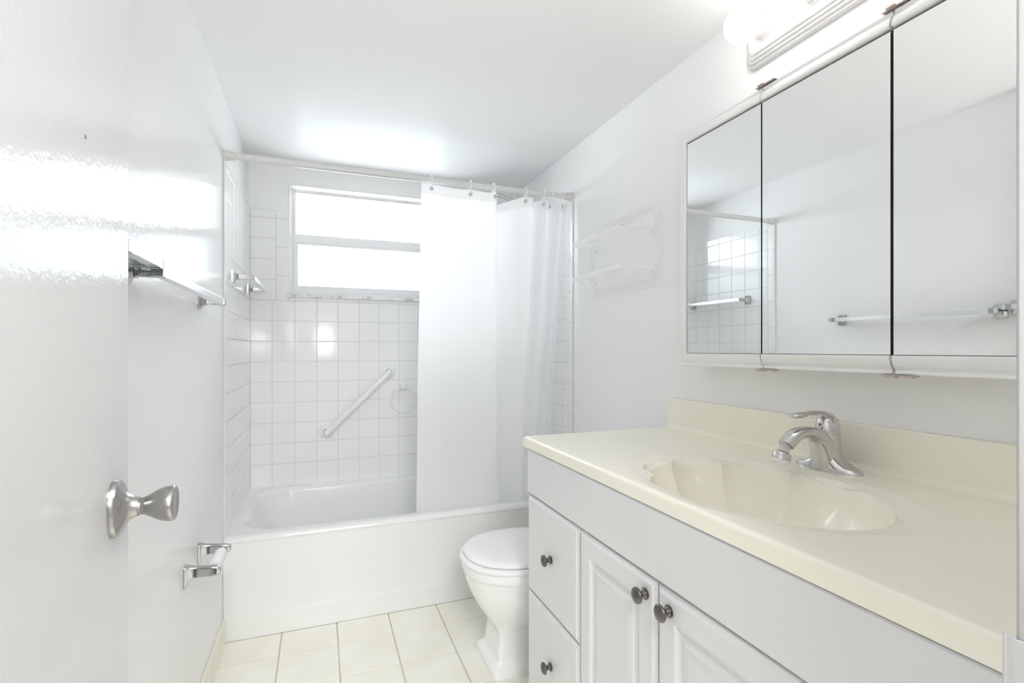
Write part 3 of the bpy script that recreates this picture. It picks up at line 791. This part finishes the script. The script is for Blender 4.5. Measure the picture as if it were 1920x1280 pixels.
# ------------------------------------------------------------------ vanity top with moulded shell sink
CT, CX0, CX1, CY0, CY1 = 0.866, 0.597, XR - 0.0015, 0.216, 1.466
vt = tag(empty('sink_countertop', (0.88, 0.84, 0.83)), 'glossy cream moulded countertop with a shell-shaped oval sink on the white cabinet', 'sink top')
SX, SY, SA, SB, SD = 0.822, 0.780, 0.178, 0.248, 0.150
def top_h(x, y):
    dx, dy = (x - SX) / SA, (y - SY) / SB
    rho = math.hypot(dx, dy); th_ = math.atan2(dx, dy)          # 0 = towards the tub
    h = 0.0
    w = sstep(1.75, 1.25, abs(th_ - 0.45))                       # scalloped end of the shell
    fl_ = abs(math.sin(th_ * 4.3 + 0.5))
    rb = 1.0 + w * (0.085 * fl_ ** 0.8 - 0.075)
    ring = 1.0 - sstep(0.0, 0.20, rho - 1.03)
    h -= 0.0055 * ring * sstep(0.9, 1.0, 1.02 + 0 * rho)
    q = rho / rb
    if q < 1.06:
        k = 1.0 - min(q, 1.0) ** 2.6
        flute = w * 0.05 * (fl_ - 0.5) * sstep(0.0, 0.7, q)
        e = sstep(1.06, 0.985, q)
        h -= SD * max(0.0, k + flute * 0.35) ** 0.62 + 0.004 * e
    ed = min(x - CX0, CY1 - y, y - CY0)
    r = 0.009
    if ed < r: h -= r - math.sqrt(max(0.0, r * r - (r - ed) ** 2))
    return h
ox, oy, oz = 0.88, 0.84, 0.83
def axis_pts(a, b, step, dense=((0, 0),)):
    n = int(round((b - a) / step)); v = [a + (b - a) * i / n for i in range(n + 1)]
    for e in (a, b):
        for d in (0.0006, 0.0015, 0.003, 0.0045, 0.006):
            v.append(e + d if e == a else e - d)
    return sorted(set(round(t, 5) for t in v))
gx, gy = axis_pts(CX0, CX1, 0.0034), axis_pts(CY0, CY1, 0.0034)
bm = bmesh.new()
G = [[bm.verts.new((x - ox, y - oy, CT + top_h(x, y) - oz)) for y in gy] for x in gx]
for i in range(len(gx) - 1):
    for j in range(len(gy) - 1): bm.faces.new((G[i][j], G[i + 1][j], G[i + 1][j + 1], G[i][j + 1]))
ZB = 0.834
def skirt(row):
    lo = [bm.verts.new((v.co.x, v.co.y, ZB - oz)) for v in row]
    for a in range(len(row) - 1): bm.faces.new((row[a], row[a + 1], lo[a + 1], lo[a]))
skirt(G[0]); skirt([r[-1] for r in G]); skirt([r[0] for r in G])
obj('slab', bm, M['marble'], vt, angle=60)
bm = bmesh.new(); box(bm, XR - 0.021 - ox, XR - 0.0015 - ox, CY0 - oy, CY1 + 0.004 - oy, CT - 0.002 - oz, 0.967 - oz, 0.003, 3)
pr = [(XR - 0.021 + 0.0005, CT + 0.014), (XR - 0.0225, CT + 0.007), (XR - 0.027, CT + 0.0022), (XR - 0.034, CT - 0.0002), (XR - 0.021 + 0.0005, CT - 0.0002)]
loft(bm, [[Vector((x - ox, y - oy, z - oz)) for x, z in pr] for y in (CY0 + 0.004, CY1)], True, True, True)
obj('backsplash', bm, M['marble'], vt, angle=60)
bm = bmesh.new(); zd = CT - SD - 0.0065
lathe(bm, [(0.0305, 0), (0.0305, 0.0025), (0.024, 0.0035), (0.0225, 0.001), (0.0, 0.001)], (SX - ox, SY - oy, zd - oz), (0, 0, 1), 28); obj('drain', bm, M['chrome'], vt)

# ------------------------------------------------------------------ faucet
FX, FYc = 1.084, 0.817
fa = tag(empty('faucet', (FX, FYc, CT)), 'chrome single-lever faucet on the cream sink top against the backsplash', 'faucet')
bm = bmesh.new()
L = []
for k in range(41):
    s = -1 + 2 * k / 40; y = 0.080 * s; q = abs(s)
    hw = 0.0285 * max(0.02, (1 - q ** 3.2)) ** 0.55
    hh = 0.0145 * max(0.02, 1 - q ** 5) ** 0.5 + 0.038 * max(0.0, 1 - (q / 0.66)) ** 1.35
    lp = []
    for a in range(25):
        t = PI * a / 24; c, s2 = math.cos(t), math.sin(t)
        lp.append(Vector((hw * math.copysign(abs(c) ** 0.75, c), y, hh * abs(s2) ** 0.75)))
    L.append(lp)
loft(bm, L, True, True, True)
obj('base', bm, M['chrome'], fa, angle=50)
bm = bmesh.new(); lathe(bm, [(0.030, 0.010), (0.0285, 0.030), (0.0262, 0.048), (0.0250, 0.064), (0.0248, 0.074), (0.0262, 0.0755), (0.0262, 0.0785), (0.0245, 0.080)], (0, 0, 0), (0, 0, 1), 36); obj('column', bm, M['chrome'], fa, angle=50)
bm = bmesh.new()
pp = smooth_path([(-0.004, 0, 0.030), (-0.016, 0, 0.056), (-0.038, 0, 0.077), (-0.064, 0, 0.0865), (-0.094, 0, 0.085), (-0.115, 0, 0.074), (-0.130, 0, 0.061)], 7)
tube(bm, pp, interp(None, [(0.020, 0.0245), (0.019, 0.0235), (0.0165, 0.0215), (0.0128, 0.0195), (0.0120, 0.0185), (0.0128, 0.0178), (0.0135, 0.0172)], len(pp)), 28, up=(0.6, 0, 0.8), power=2.4)
obj('spout', bm, M['chrome'], fa, angle=50)
SHD = [(0.0005, -0.010, 0.0290, 0.0290), (0.018, -0.0125, 0.0275, 0.0262), (0.036, -0.0170, 0.0260, 0.0232), (0.052, -0.0220, 0.0240, 0.0205), (0.066, -0.0290, 0.0200, 0.0180), (0.076, -0.0350, 0.0140, 0.0150)]
bm = bmesh.new()
loft(bm, [[Vector((c - rx * math.cos(2 * PI * k / 36), ry * math.sin(2 * PI * k / 36), z)) for k in range(36)] for z, c, rx, ry in SHD], True, True, True)
obj('shield', bm, M['chrome'], fa, angle=60)
bm = bmesh.new()     # seam lines down both sides of the shield
for s in (-1, 1):
    tube(bm, smooth_path([(c - rx * math.cos(a), s * ry * math.sin(a), z) for (z, c, rx, ry), a in zip(SHD[:5], (1.25, 1.22, 1.15, 1.05, 0.9))], 5), 0.0008, 6)
obj('shield_seam', bm, M['seam'], fa)
bm = bmesh.new(); lathe(bm, [(0.0120, 0.0), (0.0098, 0.008), (0.0125, 0.020)], (-0.1275, 0, 0.0655), (-0.5, 0, -1), 24); obj('neck', bm, M['clear_neck'], fa)
ae = empty('aerator', (-0.1385, 0, 0.0475)); ae.parent = fa
bm = bmesh.new(); lathe(bm, [(0.0140, 0.0), (0.0172, 0.002), (0.0188, 0.007), (0.0190, 0.015), (0.0184, 0.0175)], (0, 0, 0), (-0.32, 0, -1), 28); obj('sleeve', bm, M['chrome'], ae)
bm = bmesh.new(); lathe(bm, [(0.0184, 0.0175), (0.0174, 0.0240), (0.0130, 0.0260), (0.0095, 0.0268), (0.009, 0.0255), (0, 0.0255)], (0, 0, 0), (-0.32, 0, -1), 28); obj('spray_face', bm, M['plastic'], ae)
lv = empty('lever', (0, 0, 0.080)); lv.parent = fa
bm = bmesh.new(); lathe(bm, [(0.0245, 0.0), (0.0252, 0.006), (0.0248, 0.016), (0.0230, 0.027), (0.0190, 0.036), (0.0120, 0.042), (0.0, 0.0445)], (0, 0, 0), (-0.06, 0, 1), 36); obj('cap', bm, M['chrome'], lv)
bm = bmesh.new()
pp = smooth_path([(0.012, 0, 0.030), (-0.008, 0, 0.0425), (-0.035, 0, 0.0475), (-0.065, 0, 0.0480), (-0.088, 0, 0.0450), (-0.106, 0, 0.0440), (-0.112, 0, 0.0440)], 7)
tube(bm, pp, interp(None, [(0.006, 0.018), (0.0075, 0.0185), (0.0060, 0.0135), (0.0045, 0.0115), (0.0065, 0.0130), (0.0048, 0.0125), (0.001, 0.006)], len(pp)), 22, up=(0, 0, 1)); obj('handle', bm, M['chrome'], lv, angle=50)
bm = bmesh.new(); lathe(bm, [(0.0032, 0), (0.0032, 0.0008), (0, 0.001)], (-0.0246, 0, 0.021), (-1, 0, 0.05), 12); obj('set_screw', bm, M['seam'], lv)

# ------------------------------------------------------------------ three-door mirror cabinet
MY0, MY1, MZ0, MZ1 = 0.352, 1.318, 1.086, 1.822
mc = tag(empty('mirror_cabinet', (XR, 0.835, MZ0)), 'white framed three-door mirrored medicine cabinet above the sink top', 'medicine cabinet')
mx_, my_, mz_ = XR, 0.835, MZ0
bm = bmesh.new(); box(bm, 1.0945 - mx_, XR - 0.001 - mx_, MY0 + 0.006 - my_, MY1 - 0.006 - my_, MZ0 + 0.006 - mz_, MZ1 - 0.006 - mz_, 0.001, 1); obj('body', bm, M['trim'], mc, smooth=False)
DB = [(0.9950, MY1, 'L'), (0.6760, 0.9915, 'M'), (MY0, 0.6710, 'R')]
MPROF = [(0, 0), (0, 0.010), (0.0025, 0.0135), (0.0060, 0.0135), (0.0085, 0.0115), (0.0110, 0.0125), (0.0150, 0.0165), (0.0200, 0.0195), (0.0280, 0.0225), (0.0330, 0.0235), (0.0365, 0.0232), (0.0390, 0.0205), (0.0395, 0.0145), (0.0395, 0.0)]
XD = 1.0935
def mitred(bm, path, prof):
    """open path of (y,z) points with the outside on its left-hand side; mouldings grow to the inside"""
    n = len(path); P = [Vector((a, b)) for a, b in path]
    rings = []
    for i in range(n):
        d0 = (P[i] - P[i - 1]).normalized() if i > 0 else None
        d1 = (P[i + 1] - P[i]).normalized() if i < n - 1 else None
        nr = lambda d: Vector((d.y, -d.x))
        if d0 is None: m = nr(d1)
        elif d1 is None: m = nr(d0)
        else:
            m = nr(d0) + nr(d1); m = m / (m.length_squared / 2)
        rings.append([Vector((XD - h - mx_, P[i].x + m.x * ins - my_, P[i].y + m.y * ins - mz_)) for ins, h in prof])
    loft(bm, rings, True, True, True)
for y0, y1, kd in DB:
    dr_ = empty('door', (0, 0, 0)); dr_.parent = mc
    bm = bmesh.new()
    if kd == 'L': mitred(bm, [(y0, MZ0), (y1, MZ0), (y1, MZ1), (y0, MZ1)][::-1], MPROF)
    elif kd == 'R': mitred(bm, [(y1, MZ1), (y0, MZ1), (y0, MZ0), (y1, MZ0)][::-1], MPROF)
    else:
        mitred(bm, [(y0, MZ1), (y1, MZ1)], MPROF); obj('frame_rail', bm, M['trim'], dr_, angle=30)
        bm = bmesh.new(); mitred(bm, [(y1, MZ0), (y0, MZ0)], MPROF); obj('frame_rail', bm, M['trim'], dr_, angle=30)
    if kd != 'M': obj('frame', bm, M['trim'], dr_, angle=30)
    a = y0 + (0.0405 if kd == 'R' else 0.0005); b = y1 - (0.0405 if kd == 'L' else 0.0005)
    bm = bmesh.new(); box(bm, 1.0795 - mx_, XD - 0.0005 - mx_, y0 + (0.034 if kd == 'R' else 0.0012) - my_, y1 - (0.034 if kd == 'L' else 0.0012) - my_, MZ0 + 0.034 - mz_, MZ1 - 0.034 - mz_); obj('shadow_backing', bm, M['dark'], dr_, smooth=False)  # dark sheet added for the shadow line round each mirror
    bm = bmesh.new(); box(bm, 1.0755 - mx_, 1.0795 - mx_, a - my_, b - my_, MZ0 + 0.0405 - mz_, MZ1 - 0.0440 - mz_); obj('mirror', bm, M['mirror'], dr_, smooth=False)
for y in (0.9935, 0.6738):
    bm = bmesh.new(); box(bm, 1.0915 - mx_, 1.0946 - mx_, y - 0.012 - my_, y + 0.012 - my_, MZ0 + 0.010 - mz_, MZ1 - 0.010 - mz_); obj('gap_strip', bm, M['dark'], mc, smooth=False)
    for z, s in ((MZ0 - 0.0022, -1), (MZ1 + 0.0022, 1)):
        bm = bmesh.new()
        box(bm, 1.074 - mx_, 1.094 - mx_, y - 0.040 - my_, y + 0.020 - my_, z - 0.0010 - mz_, z + 0.0010 - mz_, 0.0005, 1)
        box(bm, 1.070 - mx_, 1.086 - mx_, y - 0.008 - my_, y + 0.010 - my_, z - 0.0018 - mz_ + s * 0.002, z + 0.0018 - mz_ + s * 0.002, 0.001, 1)
        for dy in (-0.036, -0.024):
            lathe(bm, [(0.0035, 0), (0.0028, 0.0022), (0, 0.0025)], (1.082 - mx_, y + dy - my_, z + s * 0.001 - mz_), (0, 0, s), 10)
        obj('hinge', bm, M['copper'], mc)

# ------------------------------------------------------------------ vanity light bar
LY0, LY1, LZ0, LZ1 = 0.470, 1.125, 1.937, 2.083
lb = tag(empty('vanity_light', (XR, (LY0 + LY1) / 2, (LZ0 + LZ1) / 2)), 'white ridged light bar with globe bulbs above the mirror cabinet', 'vanity light')
ly, lz = (LY0 + LY1) / 2, (LZ0 + LZ1) / 2
bm = bmesh.new(); L = []
x = -0.0008; ins = 0.0
seq = [(0.0, -0.0008), (0.0, -0.008)]
for k in range(4):
    i0 = 0.0085 * k; h0 = -0.008 - 0.0062 * k
    for t in (0.35, 0.7, 1.0):
        an = t * PI / 2
        seq.append((i0 + 0.0065 * (1 - math.cos(an)), h0 - 0.0062 * math.sin(an)))
    seq.append((i0 + 0.0085, h0 - 0.0062))
for i, h in seq:
    L.append([Vector((h, a - ly, b - lz)) for a, b in rrect(LY0 + i, LY1 - i, LZ0 + i, LZ1 - i, 0.030 - min(i, 0.015) * 0.6, 8)])
loft(bm, L, True, True, True)
obj('base_bar', bm, M['fixture'], lb, angle=25)
for y in (1.046, 0.892, 0.738, 0.584):
    bm = bmesh.new(); lathe(bm, [(0.0245, 0.0), (0.0245, 0.003), (0.0215, 0.005), (0.0205, 0.030), (0.0185, 0.031)], (-0.0328, y - ly, 2.010 - lz), (-1, 0, 0), 28); obj('socket', bm, M['fixture'], lb)
    bm = bmesh.new()
    pr = [(0.0135, 0.0), (0.0140, 0.008), (0.017, 0.014)]
    for k in range(1, 17):
        t = math.radians(158 - 158 * k / 16); pr.append((0.0465 * math.sin(t), 0.0585 - 0.0465 * math.cos(t)))
    lathe(bm, pr, (-0.0600 + 0.012, y - ly, 2.010 - lz), (-1, 0, 0), 32); obj('bulb', bm, M['bulb'], lb, angle=80)
